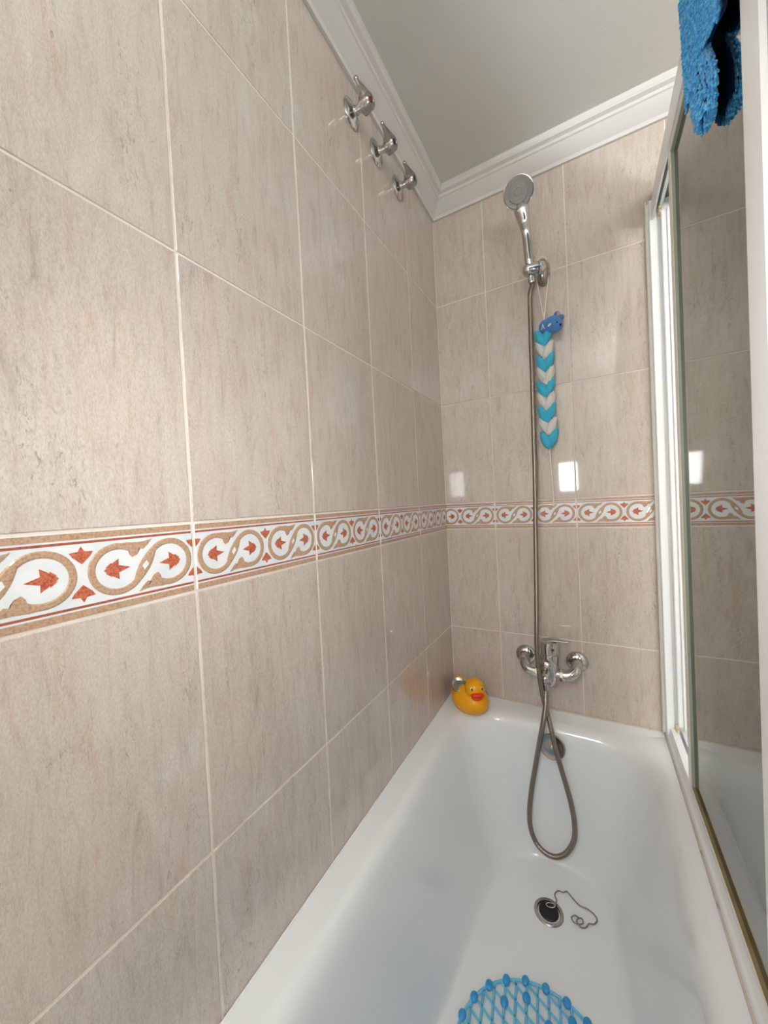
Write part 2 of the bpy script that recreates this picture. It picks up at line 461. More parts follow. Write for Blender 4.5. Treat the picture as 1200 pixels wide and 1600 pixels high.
loops = [rr_loop(0.0015, TX-0.0015, -0.0015, TY+0.0015, 0.004, ZF+0.001),
         rr_loop(0.0015, TX-0.0015, -0.0015, TY+0.0015, 0.004, ZR-0.005),
         rr_loop(0.004, TX-0.006, -0.004, TY+0.006, 0.006, ZR),
         rr_loop(0.050, 0.612, -0.070, -1.55, 0.12, ZR+0.0005),
         rr_loop(0.060, 0.602, -0.084, -1.54, 0.125, ZR-0.002),
         rr_loop(0.070, 0.593, -0.096, -1.53, 0.13, ZR-0.010),
         rr_loop(0.078, 0.586, -0.103, -1.52, 0.13, ZR-0.026),
         rr_loop(mixl(0.078, fl, .10), mixl(0.586, fr_, .10), -0.107, -1.51, 0.13, ZR-0.060),
         rr_loop(mixl(0.078, fl, .38), mixl(0.586, fr_, .38), -0.122, -1.46, 0.13, ZR-0.180),
         rr_loop(mixl(0.078, fl, .66), mixl(0.586, fr_, .66), -0.138, -1.40, 0.125, ZR-0.290),
         rr_loop(mixl(0.078, fl, .86), mixl(0.586, fr_, .86), -0.150, -1.36, 0.115, ZB+0.034),
         rr_loop(mixl(0.078, fl, .93), mixl(0.586, fr_, .93), -0.156, -1.345, 0.110, ZB+0.014),
         rr_loop(mixl(0.078, fl, .99), mixl(0.586, fr_, .99), -0.165, -1.33, 0.102, ZB+0.004),
         rr_loop(mixl(0.078, fl, 1.06), mixl(0.586, fr_, 1.06), -0.178, -1.315, 0.092, ZB+0.0006),
         rr_loop(mixl(0.078, fl, 1.28), mixl(0.586, fr_, 1.28), -0.215, -1.27, 0.06, ZB)]
loft(bm, loops, True, False, True)
obj('tub_body', bm, M['enamel'], tub, angle=50)
# silicone beads along the walls
bm = bmesh.new(); tube(bm, [V(0.002, -0.0022, ZR+0.0005), V(0.63, -0.0022, ZR+0.0005)], 0.0028, 8)
obj('silicone_bead', bm, M['caulk'], tub)
bm = bmesh.new(); tube(bm, [V(0.0022, -0.002, ZR+0.0005), V(0.0022, TY, ZR+0.0005)], 0.0022, 8)
obj('silicone_bead', bm, M['enamel'], tub)
# overflow rosette on the sloping end
oc = V(0.341, -0.1185, -0.646); on = Vector((0, -0.99, 0.13)).normalized()
bm = bmesh.new(); lathe(bm, [(0.030, -0.006), (0.0365, 0.002), (0.0365, 0.006), (0.034, 0.0085), (0.030, 0.0075), (0.024, 0.0062), (0.012, 0.008), (0.001, 0.0085)], oc, on, 36)
ov = obj('overflow_rosette', bm, M['chrome_dull'], tub); ov['label'] = 'round chrome overflow rosette'
bm = bmesh.new(); lathe(bm, [(0.0055, 0.006), (0.0055, 0.0105), (0.004, 0.0115), (0.0003, 0.0115)], oc, on, 16)
obj('screw', bm, M['chrome'], ov)
# drain flange
DX, DY = 0.336, -0.303
bm = bmesh.new(); lathe(bm, [(0.0355, -0.001), (0.0355, 0.0015), (0.033, 0.0032), (0.028, 0.0025), (0.0245, -0.002), (0.024, -0.006), (0.0005, -0.006)], V(DX, DY, ZB), (0, 0, 1), 36)
dr = obj('drain_flange', bm, M['chrome_dull'], tub); dr['label'] = 'chrome ring around the drain'

# bath plug with its chain
plug = thing('bath_plug', V(DX, DY, ZB+0.0035), 'black rubber plug sitting in the drain with its bead chain lying beside it', 'plug')
bm = bmesh.new(); lathe(bm, [(0.0225, -0.002), (0.0238, 0.000), (0.0238, 0.003), (0.0225, 0.0045), (0.0005, 0.0048)], V(DX, DY, ZB+0.001), (0, 0, 1), 30)
obj('stopper', bm, M['rubber'], plug)
bm = bmesh.new()
rc = V(DX+0.004, DY+0.010, ZB+0.011)
tube(bm, [rc+Vector((0.011*math.cos(k*PI/12), 0.006*math.sin(k*PI/12), 0.003*math.cos(k*PI/12))) for k in range(25)], 0.0009, 8)
obj('pull_ring', bm, M['chrome'], plug)
bm = bmesh.new()
cpth = spline([V(x_, y_, ZB+0.0022+dz) for x_, y_, dz in ((DX+0.012, DY+0.014, .006), (.352, -.270, .004), (.346, -.252, .0), (.353, -.238, 0), (.366, -.236, 0), (.374, -.229, 0), (.386, -.238, 0), (.405, -.252, 0), (.424, -.253, 0), (.438, -.259, 0), (.445, -.270, 0), (.438, -.284, 0), (.427, -.288, 0), (.421, -.300, 0), (.410, -.306, 0), (.400, -.298, 0.001), (.404, -.287, .001), (.412, -.286, .002), (.414, -.296, .002), (.404, -.302, .001), (.393, -.301, 0), (.388, -.292, 0), (.396, -.284, 0.001), (.404, -.287, .003))], 10)
ch = resample(cpth, 0.0042)
for i, p in enumerate(ch):
    ellipsoid(bm, p, (0.0021,)*3, None, 8, 5)
tube(bm, resample(cpth, 0.002), 0.0006, 5)
obj('bead_chain', bm, M['chrome_dull'], plug)

# ------------------------------------------------------------------ shower screen
SX = 0.638                                    # inner face of the door frames
scr = thing('shower_screen', V(0.655, -0.8, ZR), 'white framed sliding shower screen with tinted glass along the tub edge', 'shower screen')
# bottom track
bm = bmesh.new()
prism(bm, [(0.630, 0.0008), (0.632, 0.012), (0.636, 0.016), (0.640, 0.034), (0.656, 0.034), (0.657, 0.012), (0.662, 0.012), (0.663, 0.034), (0.682, 0.030), (0.688, 0.0008)],
      (0, -0.002, R(ZR)), (0, -1.60, R(ZR)), (1, 0, 0), (0, 0, 1))
obj('bottom_track', bm, M['frame'], scr, angle=25)
bm = bmesh.new(); tube(bm, [V(0.6295, -0.004, ZR+0.001), V(0.6295, -1.58, ZR+0.001)], 0.0026, 8)
obj('silicone_bead', bm, M['caulk'], scr)
# header rail: open channels underneath
HZ0, HZ1 = 0.838, 0.935
bm = bmesh.new()
prism(bm, [(0.636, HZ0), (0.636, HZ0+0.046), (0.645, HZ1), (0.692, HZ1), (0.692, HZ0+0.02), (0.688, HZ0+0.02), (0.688, HZ1-0.02), (0.660, HZ1-0.02), (0.660, HZ0+0.024), (0.653, HZ0+0.024), (0.653, HZ1-0.02), (0.6405, HZ1-0.02), (0.6405, HZ0)],
      (0, -0.002, R(0)), (0, -1.60, R(0)), (1, 0, 0), (0, 0, 1))
obj('header_rail', bm, M['frame'], scr, angle=20)
bm = bmesh.new(); box(bm, 0.6410, 0.6525, -1.59, -0.003, HZ1-0.05, HZ1-0.021)
obj('channel_lining', bm, M['channel'], scr, smooth=False)
bm = bmesh.new(); box(bm, 0.6605, 0.6875, -1.59, -0.003, HZ1-0.05, HZ1-0.021)
obj('channel_lining', bm, M['channel'], scr, smooth=False)
# jamb on the back wall
bm = bmesh.new()
prism(bm, [(0.6265, 0.0006), (0.6265, 0.018), (0.6285, 0.020), (0.6300, 0.020), (0.6310, 0.032), (0.6325, 0.034), (0.6480, 0.034), (0.6490, 0.031), (0.6505, 0.031), (0.6515, 0.034), (0.690, 0.034), (0.690, 0.0006)],
      (0, 0, R(ZR+0.012)), (0, 0, R(0.892)), (1, 0, 0), (0, -1, 0))
obj('wall_jamb', bm, M['frame'], scr, angle=20)
bm = bmesh.new(); box(bm, 0.6245, 0.6275, -0.015, -0.0006, ZR+0.004, 0.905, 0.001)
obj('jamb_flange', bm, M['lip'], scr)
bm = bmesh.new()
prism(bm, [(0.6545, 0.034), (0.6545, 0.050), (0.6565, 0.052), (0.6650, 0.052), (0.6670, 0.058), (0.684, 0.058), (0.684, 0.034)],
      (0, 0, R(ZR+0.05)), (0, 0, R(0.845)), (1, 0, 0), (0, -1, 0))
obj('jamb_insert', bm, M['frame'], scr, angle=20)
for zz in (0.852, ZR+0.040):
    bm = bmesh.new(); box(bm, 0.650, 0.658, -0.048, -0.0345, zz-0.012, zz+0.012, 0.003)
    ellipsoid(bm, V(0.654, -0.049, zz+0.005), (0.004, 0.004, 0.005), None, 10, 6); ellipsoid(bm, V(0.654, -0.049, zz-0.006), (0.004, 0.004, 0.005), None, 10, 6)
    obj('guide_clip', bm, M['clip'], scr)
# sliding doors
def door(x0, yb, yf, st_b, st_f, name):
    """door frame whose inner face lies at x0, from far edge yb to near edge yf"""
    zt, zb_ = HZ0-0.002, ZR+0.030
    zgt, zgb = HZ0-0.018, ZR+0.044           # glass opening
    bm = bmesh.new()
    prism(bm, [(x0, yb), (x0, yb-st_b+0.002), (x0+0.001, yb-st_b), (x0+0.018, yb-st_b), (x0+0.018, yb)], (0, 0, R(zb_)), (0, 0, R(zt)), (1, 0, 0), (0, 1, 0))
    d = obj('door_stile', bm, M['frame'], scr, angle=20)
    bm = bmesh.new()
    if name == 'near':
        pass
    prism(bm, [(x0, yf+st_f), (x0, yf), (x0+0.018, yf), (x0+0.018, yf+st_f)], (0, 0, R(zb_)), (0, 0, R(zt)), (1, 0, 0), (0, 1, 0))
    obj('door_stile', bm, M['frame'], scr, angle=20)
    ya, yc = yb-st_b, yf+st_f
    bm = bmesh.new(); box(bm, x0, x0+0.018, yc, ya, zgt, zt, 0.0006); obj('top_rail', bm, M['frame'], scr)
    bm = bmesh.new(); box(bm, x0, x0+0.018, yc, ya, zb_, zgb, 0.0006); obj('bottom_rail', bm, M['frame'], scr)
    g = 0.0065
    # seal around the opening and its cream lip
    for nm, args, ma in (('seal', (x0+0.0008, x0+g, ya-0.0022, ya+0.0002, zgb, zgt), 'seal'), ('seal', (x0+0.0008, x0+g, yc, ya, zgt-0.0022, zgt+0.0002), 'seal'), ('bottom_seal', (x0+0.0008, x0+g, yc, ya, zgb-0.0002, zgb+0.0022), 'seal_dirty')):
        bm = bmesh.new(); box(bm, *args); obj(nm, bm, M[ma], scr, smooth=False)
    for nm, args in (('lip', (x0-0.0008, x0+0.0008, ya-0.003, ya+0.0015, zgb, zgt)), ('lip', (x0-0.0008, x0+0.0008, yc, ya, zgb-0.0015, zgb+0.002)), ('lip', (x0-0.0008, x0+0.0008, yc, ya, zgt-0.002, zgt+0.0015))):
        bm = bmesh.new(); box(bm, *args); obj(nm, bm, M['lip'], scr, smooth=False)
    bm = bmesh.new(); box(bm, x0+g, x0+g+0.004, yc+0.0005, ya-0.0005, zgb+0.0005, zgt-0.0005)
    p = obj('glass_pane', bm, M['glass'], scr, smooth=False)
door(SX, -0.262, -0.88, 0.024, 0.03, 'far')
# near door stile stands proud of the far door
bm = bmesh.new()
prism(bm, [(0.628, -0.732), (0.6255, -0.736), (0.6245, -0.746), (0.6225, -0.7495), (0.6215, -0.761), (0.6215, -0.795), (0.6370, -0.795), (0.6370, -0.728), (0.631, -0.728)], (0, 0, R(ZR+0.036)), (0, 0, R(HZ0-0.002)), (1, 0, 0), (0, 1, 0))
obj('near_door_stile', bm, M['frame'], scr, angle=20)
bm = bmesh.new(); box(bm, 0.627, 0.631, -1.57, -0.7955, ZR+0.06, HZ0-0.03)
obj('glass_pane', bm, M['glass'], scr, smooth=False)
bm = bmesh.new(); box(bm, 0.622, 0.6365, -1.57, -0.7955, ZR+0.036, ZR+0.06, 0.001); obj('bottom_rail', bm, M['frame'], scr)
bm = bmesh.new(); box(bm, 0.622, 0.6365, -1.57, -0.7955, HZ0-0.03, HZ0-0.002, 0.001); obj('top_rail', bm, M['frame'], scr)
bm = bmesh.new(); box(bm, 0.622, 0.690, -1.61, -1.57, ZR+0.001, HZ0+0.07, 0.002); obj('end_post', bm, M['frame'], scr)

# ------------------------------------------------------------------ stop valves high on the left wall
def valve(yv, zv, label, dot, ldir, tilt):
    t = thing('stop_valve', V(0, yv, zv), label, 'valve', 'stop valves in a row below the cornice')
    o = V(0.0006, yv, zv)
    bm = bmesh.new(); lathe(bm, [(0.0315, 0), (0.0315, 0.0015), (0.029, 0.004), (0.018, 0.008), (0.0115, 0.012), (0.0105, 0.016)], o, (1, 0, 0), 32)
    obj('escutcheon', bm, M['chrome'], t)
    bm = bmesh.new(); lathe(bm, [(0.009, 0.012), (0.009, 0.026), (0.0115, 0.027), (0.0115, 0.034)], o, (1, 0, 0), 20)
    obj('stem', bm, M['chrome'], t)
    ax = Vector((1, tilt[0], tilt[1])).normalized()
    c = o+Vector((0.031, 0, 0))
    bm = bmesh.new(); lathe(bm, [(0.0125, 0), (0.0185, 0.003), (0.0185, 0.006), (0.0165, 0.024), (0.0145, 0.027), (0.0100, 0.0275), (0.0095, 0.0265), (0.0005, 0.0265)], c, ax, 24)
    h = obj('handle', bm, M['chrome_satin'], t, angle=40)
    d = Vector(ldir).normalized()
    c2 = c+ax*0.014
    bm = bmesh.new()
    tube(bm, [c2+d*0.004, c2+d*0.016-ax*0.001, c2+d*0.028-ax*0.004, c2+d*0.038-ax*0.008, c2+d*0.045-ax*0.010], [0.0150, 0.0120, 0.0075, 0.0050, 0.0042], 14)
    ellipsoid(bm, c2+d*0.045-ax*0.010, (0.0052,)*3, None, 14, 8)
    obj('lever', bm, M['chrome_satin'], t)
    bm = bmesh.new(); lathe(bm, [(0.006, 0.0262), (0.006, 0.0275), (0.0045, 0.0285), (0.0003, 0.0288)], c, ax, 16)
    dd = obj('colour_dot', bm, M[dot], t); dd['label'] = 'small red dot' if dot == 'red_dot' else 'small dark dot'
valve(-0.530, 1.036, 'chrome lever stop valve with a red dot, nearest the camera of three below cornice', 'red_dot', (0, -0.62, 0.78), (-0.10, -0.05))
valve(-0.414, 1.036, 'middle one of the three chrome lever stop valves below cornice', 'blue_dot', (0, -0.50, 0.86), (-0.10, -0.05))
valve(-0.290, 1.034, 'chrome lever stop valve closest to the back corner of three below cornice', 'blue_dot', (0, -0.40, 0.92), (-0.10, -0.05))

# ------------------------------------------------------------------ shower bracket, hand shower, hose
br = thing('shower_bracket', V(0.357, -0.0008, 0.817), 'chrome wall bracket holding the hand shower', 'bracket')
bm = bmesh.new()
def brk(co):
    return Vector((co.x, co.y if co.y < 0 else 0.0, co.z))
ellipsoid(bm, V(0.359, -0.0008, 0.809), (0.0215, 0.036, 0.042), None, 28, 18, brk)
obj('wall_plate', bm, M['chrome_dull'], br, angle=60)
hd = Vector((-0.03, -0.45, 0.89)).normalized()                    # direction of the hand shower's handle
hb = V(0.329, -0.062, 0.800)                                       # where the handle sits in the clamp
side = Vector((0.93, 0.36, 0.03)).normalized()
bm = bmesh.new()
lathe(bm, [(0.001, -0.023), (0.010, -0.0215), (0.0165, -0.016), (0.0190, -0.007), (0.0190, 0.020)], hb, side, 24)
obj('clamp', bm, M['chrome'], br)
bm = bmesh.new(); lathe(bm, [(0.0178, 0.0195), (0.0178, 0.0225)], hb, side, 24); obj('gap_ring', bm, M['rubber'], br)
bm = bmesh.new(); lathe(bm, [(0.0190, 0.022), (0.0190, 0.034), (0.014, 0.042), (0.001, 0.045)], hb, side, 24); obj('swivel', bm, M['chrome'], br)

hs = thing('hand_shower', hb, 'chrome hand shower with a round grey spray face in the wall bracket', 'hand shower')
bm = bmesh.new()
hx = hd.cross(Vector((0, 0, 1))).normalized()
def hpt(s, bow=0.0): return hb+hd*s+Vector((0, -1, 0))*bow
head_c = V(0.3135, -0.135, 0.9875)
pts = [hpt(-0.018), hpt(0.0), hpt(0.03), hpt(0.06, -0.001), hpt(0.095, -0.003)]
neck_end = head_c+Vector((0.004, 0.025, -0.036)); 
pts += [pts[-1].lerp(neck_end, 0.45)+Vector((0, 0.002, 0)), neck_end, head_c+Vector((0.003, 0.031, -0.012))]
sp_ = spline(pts, 8)
prof = [0.0092, 0.0120, 0.0132, 0.0128, 0.0125, 0.0148, 0.0215, 0.0220]
rad = []
for i in range(len(sp_)):
    t = i/8; k = min(int(t), 6); f = t-k
    rad.append(prof[k]*(1-f)+prof[min(k+1, 7)]*f)
tube(bm, sp_, rad, 20, flat=0.95)
obj('handle', bm, M['chrome'], hs, angle=60)
fn = Vector((0.05, -0.90, -0.44)).normalized()                     # the spray face looks out and down
bm = bmesh.new(); lathe(bm, [(0.012, -0.034), (0.028, -0.026), (0.039, -0.012), (0.0425, -0.002), (0.0425, 0.001), (0.0416, 0.0035), (0.0400, 0.0040)], head_c, fn, 40)
obj('head_shell', bm, M['chrome'], hs, angle=50)
bm = bmesh.new(); lathe(bm, [(0.0402, 0.001), (0.0402, 0.0036), (0.0375, 0.0056), (0.0350, 0.0050), (0.0270, 0.0048), (0.0262, 0.0062), (0.0100, 0.0072), (0.0092, 0.0064), (0.0003, 0.0064)], head_c, fn, 40)
sf = obj('spray_face', bm, M['spray'], hs, angle=30)
a_, b_ = frame_of(fn)
bm = bmesh.new()
for rr, n in ((0.0135, 10), (0.0185, 14), (0.0232, 18), (0.0302, 22)):
    for k in range(n):
        p = head_c+fn*0.006+rr*(math.cos(k*2*PI/n)*a_+math.sin(k*2*PI/n)*b_)
        lathe(bm, [(0.0010, -0.0005), (0.0010, 0.0010), (0.0006, 0.0014)], p, fn, 6)
nz = obj('nozzle', bm, M['spray'], sf); nz['kind'] = 'stuff'
bm = bmesh.new(); lathe(bm, [(0.0082, 0), (0.0105, 0.002), (0.0105, 0.016), (0.009, 0.020)], hpt(-0.036), hd, 16)
obj('hose_nut', bm, M['chrome'], hs)

MXC = (0.337, -0.062)
hose = thing('shower_hose', V(0.325, -0.1, -0.95), 'ribbed steel shower hose hanging in a loop into the tub', 'hose')
hp = [hpt(-0.034), hpt(-0.044), V(0.3240, -0.050, 0.7300), V(0.3222, -0.046, 0.6700), V(0.3208, -0.046, 0.5761), V(0.3198, -0.046, 0.4569), V(0.3175, -0.048, 0.2968), V(0.3166, -0.055, 0.1558), V(0.3140, -0.070, -0.0039), V(0.3127, -0.088, -0.1407), V(0.3110, -0.104, -0.2554), V(0.3095, -0.114, -0.3495), V(0.3124, -0.116, -0.4244), V(0.3195, -0.118, -0.4913), V(0.3315, -0.122, -0.5467), V(0.3413, -0.132, -0.5871), V(0.3507, -0.141, -0.6282), V(0.3625, -0.143, -0.6805), V(0.3759, -0.146, -0.7308), V(0.3875, -0.150, -0.7802), V(0.3950, -0.157, -0.8279), V(0.3931, -0.167, -0.8706), V(0.3743, -0.176, -0.9078), V(0.3475, -0.180, -0.9290), V(0.3184, -0.177, -0.9329), V(0.2921, -0.170, -0.9194), V(0.2765, -0.163, -0.8848), V(0.2752, -0.158, -0.8345), V(0.2837, -0.154, -0.7659), V(0.2966, -0.150, -0.6963), V(0.3095, -0.148, -0.6272), V(0.3215, -0.143, -0.5668), V(0.3285, -0.124, -0.5182), V(0.3275, -0.105, -0.4868)]
pp = resample(spline(hp, 12), 0.0016)
bm = bmesh.new(); tube(bm, pp, [0.0074 if (i % 3) else 0.0065 for i in range(len(pp))], 10)
obj('metal_spiral', bm, M['hose'], hose, angle=80)

# ------------------------------------------------------------------ bath mixer
mx = thing('bath_mixer', V(MXC[0], -0.001, -0.43), 'chrome single lever bath mixer tap on the back wall', 'mixer tap')
mz = -0.4255
for sx_, xx in ((-1, 0.2588), (1, 0.4121)):
    bm = bmesh.new(); lathe(bm, [(0.0325, 0.0), (0.0325, 0.003), (0.030, 0.008), (0.022, 0.014), (0.0175, 0.016), (0.0165, 0.014)], V(xx, -0.0008, mz), (0, -1, 0), 32)
    obj('wall_rose', bm, M['chrome'], mx)
    bm = bmesh.new()
    q = [V(xx, -0.012, mz), V(xx, -0.030, mz-0.002), V(xx-sx_*0.003, -0.046, mz-0.010), V(xx-sx_*0.014, -0.058, mz-0.020), V(xx-sx_*0.030, -0.062, mz-0.024), V(xx-sx_*0.060, -0.062, mz-0.024)]
    tube(bm, spline(q, 6), 0.0172, 20)
    obj('inlet_elbow', bm, M['chrome'], mx, angle=60)
    bm = bmesh.new(); lathe(bm, [(0.0172, 0), (0.0196, 0.002), (0.0196, 0.010), (0.0172, 0.012)], V(xx-sx_*0.036, -0.062, mz-0.024), (-sx_, 0, 0), 8)
    obj('union_nut', bm, M['chrome'], mx, angle=25)
bc = V(MXC[0], MXC[1], 0)
bm = bmesh.new(); lathe(bm, [(0.012, -0.486), (0.018, -0.478), (0.0225, -0.460), (0.0255, -0.435), (0.0265, -0.400), (0.0255, -0.388)], bc, (0, 0, 1), 32)
obj('mixer_body', bm, M['chrome'], mx)
bm = bmesh.new(); lathe(bm, [(0.0235, -0.390), (0.0235, -0.385), (0.0272, -0.384), (0.0276, -0.360), (0.0255, -0.349), (0.018, -0.344), (0.002, -0.342)], bc, (0, 0, 1), 32)
cap = obj('cartridge_cap', bm, M['chrome'], mx)
bm = bmesh.new()
lv = [V(MXC[0]-0.012, -0.062, -0.349), V(MXC[0]+0.006, -0.063, -0.343), V(MXC[0]+0.024, -0.066, -0.3405), V(MXC[0]+0.044, -0.070, -0.340), V(MXC[0]+0.058, -0.073, -0.339)]
lsp = spline(lv, 6)
loops = []
for i, p in enumerate(lsp):
    t = i/(len(lsp)-1); hw = 0.019*(1-t)+0.007*t; th = 0.0070*(1-t)+0.0030*t
    sd = Vector((0.15, 1, 0)).normalized()
    loops.append([p+sd*hw*math.cos(k*2*PI/16)+Vector((0, 0, 1))*th*math.sin(k*2*PI/16) for k in range(16)])
loft(bm, loops, True, True, True)
ellipsoid(bm, lsp[-1], (0.004, 0.007, 0.0032), None, 14, 8)
obj('lever', bm, M['chrome'], mx, angle=50)
bm = bmesh.new(); lathe(bm, [(0.004, 0), (0.004, 0.0015), (0.0003, 0.002)], V(MXC[0]+0.013, -0.0862, -0.366), (0.45, -0.9, 0), 14)
rd = obj('colour_dot', bm, M['red_dot'], mx); rd['label'] = 'red hot water dot'
# diverter knob on the front, spout elbow with hose outlet below
bm = bmesh.new(); lathe(bm, [(0.0105, 0), (0.0105, 0.006), (0.0075, 0.008), (0.0065, 0.010), (0.0100, 0.012), (0.0105, 0.017), (0.0075, 0.021), (0.001, 0.022)], V(MXC[0]-0.005, -0.082, -0.416), (-0.10, -0.85, 0.35), 18)
obj('diverter_knob', bm, M['chrome'], mx)
bm = bmesh.new(); tube(bm, spline([V(MXC[0]-0.002, -0.066, -0.438), V(MXC[0]-0.006, -0.085, -0.444), V(0.3275, -0.100, -0.452), V(0.327, -0.103, -0.462)], 6), [0.013]*6+[0.0125]*6+[0.012]*7, 18)
ellipsoid(bm, V(0.3275, -0.101, -0.452), (0.0130, 0.0130, 0.0130), None, 18, 12)
obj('hose_outlet', bm, M['chrome'], mx, angle=60)
bm = bmesh.new(); lathe(bm, [(0.0105, 0), (0.0120, 0.002), (0.0120, 0.014), (0.0100, 0.020), (0.0080, 0.024)], V(0.327, -0.103, -0.462), (0, 0, -1), 12)
obj('hose_nut', bm, M['chrome_dull'], mx, angle=20)

# ------------------------------------------------------------------ braided sponge with a plush animal head
sg = thing('braided_sponge', V(0.357, -0.03, 0.255), 'blue and white braided back sponge with a blue plush animal head hanging on cord', 'sponge')
bm = bmesh.new()
ct = V(0.359, -0.028, 0.655)
tube(bm, [V(0.340, -0.012, 0.796), V(0.351, -0.022, 0.715), ct], 0.0016, 6); tube(bm, [V(0.377, -0.010, 0.800), V(0.366, -0.022, 0.715), ct+Vector((0.001, 0, 0))], 0.0016, 6)
tube(bm, [V(0.340, -0.012, 0.796), V(0.346, -0.010, 0.850), V(0.358, -0.009, 0.858), V(0.370, -0.010, 0.850), V(0.377, -0.010, 0.800)], 0.0016, 6)
tube(bm, [ct+Vector((0, 0, 0.018)), ct+Vector((0, 0, -0.012))], 0.0028, 8)
obj('hanging_cord', bm, M['cord'], sg)
def axis(t):                                   # centre line of the braid, t 0..1 from top to bottom
    return V(0.3545+0.005*t+0.002*math.sin(t*7), -0.028, 0.618-0.355*t)
bands = 9
for i in range(bands):
    t = (i+0.5)/bands; c = axis(t)
    ma = 'sp_blue' if i % 2 == 0 else 'sp_white'
    wide = 0.0100
    for s in (-1, 1):
        bm = bmesh.new()
        rot = Matrix.Rotation(s*0.42, 3, 'Y')
        cc = c+Vector((s*wide, -0.002*s*(1 if i % 2 else -1), 0.004 if (s > 0) == (i % 2 == 0) else -0.003))
        def lump(co, s=s, i=i):
            k = 1+0.05*math.sin(9*co.x+4*co.z+i)+0.05*math.sin(11*co.y+i*2+s)
            return Vector((co.x*(1-0.18*co.z), co.y, co.z))*k
        ellipsoid(bm, cc, (0.0138, 0.0175, 0.031), rot, 20, 14, lump)
        obj('braid_lobe', bm, M[ma], sg, angle=80)
# bottom cord
bm = bmesh.new(); tube(bm, spline([V(0.3595, -0.028, 0.262), V(0.361, -0.022, 0.20), V(0.363, -0.016, 0.13), V(0.3635, -0.012, 0.07)], 6), 0.0021, 6)
tube(bm, [V(0.3595, -0.028, 0.270), V(0.3598, -0.027, 0.248)], 0.003, 8)
obj('tail_cord', bm, M['cord'], sg)
# plush head looking right and down
hc = V(0.383, -0.036, 0.628)
bm = bmesh.new()
def hshape(co):
    return Vector((co.x, co.y, co.z))
ellipsoid(bm, hc, (0.027, 0.022, 0.025), Matrix.Rotation(0.6, 3, 'Y'), 24, 16)
ellipsoid(bm, hc+Vector((0.013, -0.009, -0.012)), (0.0145, 0.014, 0.0125), Matrix.Rotation(0.6, 3, 'Y'), 20, 12)
ellipsoid(bm, hc+Vector((-0.019, 0.004, 0.001)), (0.021, 0.018, 0.021), None, 20, 12)
he = obj('animal_head', bm, M['plush'], sg, angle=80)
for dx, dy, dz in ((0.013, -0.004, 0.026), (0.024, 0.012, 0.020)):
    bm = bmesh.new(); ellipsoid(bm, hc+Vector((dx, dy, dz)), (0.0088, 0.0058, 0.0088), None, 16, 10); er = obj('ear', bm, M['plush'], he)
bm = bmesh.new(); ellipsoid(bm, hc+Vector((0.0165, -0.0055, 0.025)), (0.0062, 0.0052, 0.0066), None, 14, 8); obj('inner_ear', bm, M['pink'], he)
bm = bmesh.new(); ellipsoid(bm, hc+Vector((0.0135, -0.0215, -0.0055)), (0.0026, 0.0024, 0.0030), None, 12, 8); obj('eye', bm, M['eye_dark'], he)
bm = bmesh.new(); ellipsoid(bm, hc+Vector((0.0225, -0.0195, -0.014)), (0.0042, 0.0036, 0.0036), None, 12, 8); obj('nose', bm, M['eye_dark'], he)
bm = bmesh.new(); ellipsoid(bm, hc+Vector((-0.006, -0.0195, -0.006)), (0.0085, 0.0022, 0.0032), Matrix.Rotation(-0.6, 3, 'Y'), 14, 8); obj('white_mark', bm, M['sp_white'], he)
bm = bmesh.new(); tube(bm, [hc+Vector((-0.030, -0.0165, -0.014)), hc+Vector((-0.026, -0.0185, 0.001)), hc+Vector((-0.022, -0.019, -0.014))], 0.0016, 8); obj('white_mark', bm, M['sp_white'], he)

# ------------------------------------------------------------------ rubber duck on the rim
dk = thing('rubber_duck', V(0.085, -0.095, ZR), 'yellow rubber bath duck with orange beak sitting in the tub corner', 'duck')
dax = Vector((0.80, -0.60, 0)).normalized(); dsd = Vector((0.60, 0.80, 0)).normalized()
def dl(a, s, z): return V(0.0855, -0.098, ZR)+dax*a+dsd*s+Vector((0, 0, z))
drot = Matrix((dax, dsd, Vector((0, 0, 1)))).transposed()
bm = bmesh.new()
def dbody(co):
    z = max(co.z, -0.72)
    x = co.x
    tail = max(0.0, -x-0.30)
    return Vector((x, co.y*(1-0.22*max(0, -x)), z+tail*0.92 if co.z > 0 else z+tail*0.46))
ellipsoid(bm, dl(-0.001, 0, 0.0332), (0.077, 0.056, 0.046), drot, 36, 24, dbody)
bd = obj('duck_body', bm, M['duck'], dk, angle=80)
for s in (-1, 1):
    bm = bmesh.new(); ellipsoid(bm, dl(0.000, s*0.0500, 0.040), (0.026, 0.0065, 0.014), drot, 18, 12); obj('wing', bm, M['duck'], dk)
hcn = dl(0.034, 0.0, 0.0785)
fax = Vector((0.52, -0.85, 0)).normalized(); fsd = Vector((0.85, 0.52, 0)).normalized()     # the head turns towards the room
frot = Matrix((fax, fsd, Vector((0, 0, 1)))).transposed()
bm = bmesh.new(); ellipsoid(bm, hcn, (0.033, 0.033, 0.032), frot, 28, 18); hdn = obj('duck_head', bm, M['duck'], dk)
def hl(a, s, z): return hcn+fax*a+fsd*s+Vector((0, 0, z))
bm = bmesh.new()
ellipsoid(bm, hl(0.031, -0.001, -0.0065), (0.013, 0.0215, 0.0072), frot @ Matrix.Rotation(-0.25, 3, 'Y'), 20, 12)
ellipsoid(bm, hl(0.029, -0.001, -0.0165), (0.011, 0.0180, 0.0062), frot @ Matrix.Rotation(0.25, 3, 'Y'), 20, 12)
obj('beak', bm, M['beak'], hdn)
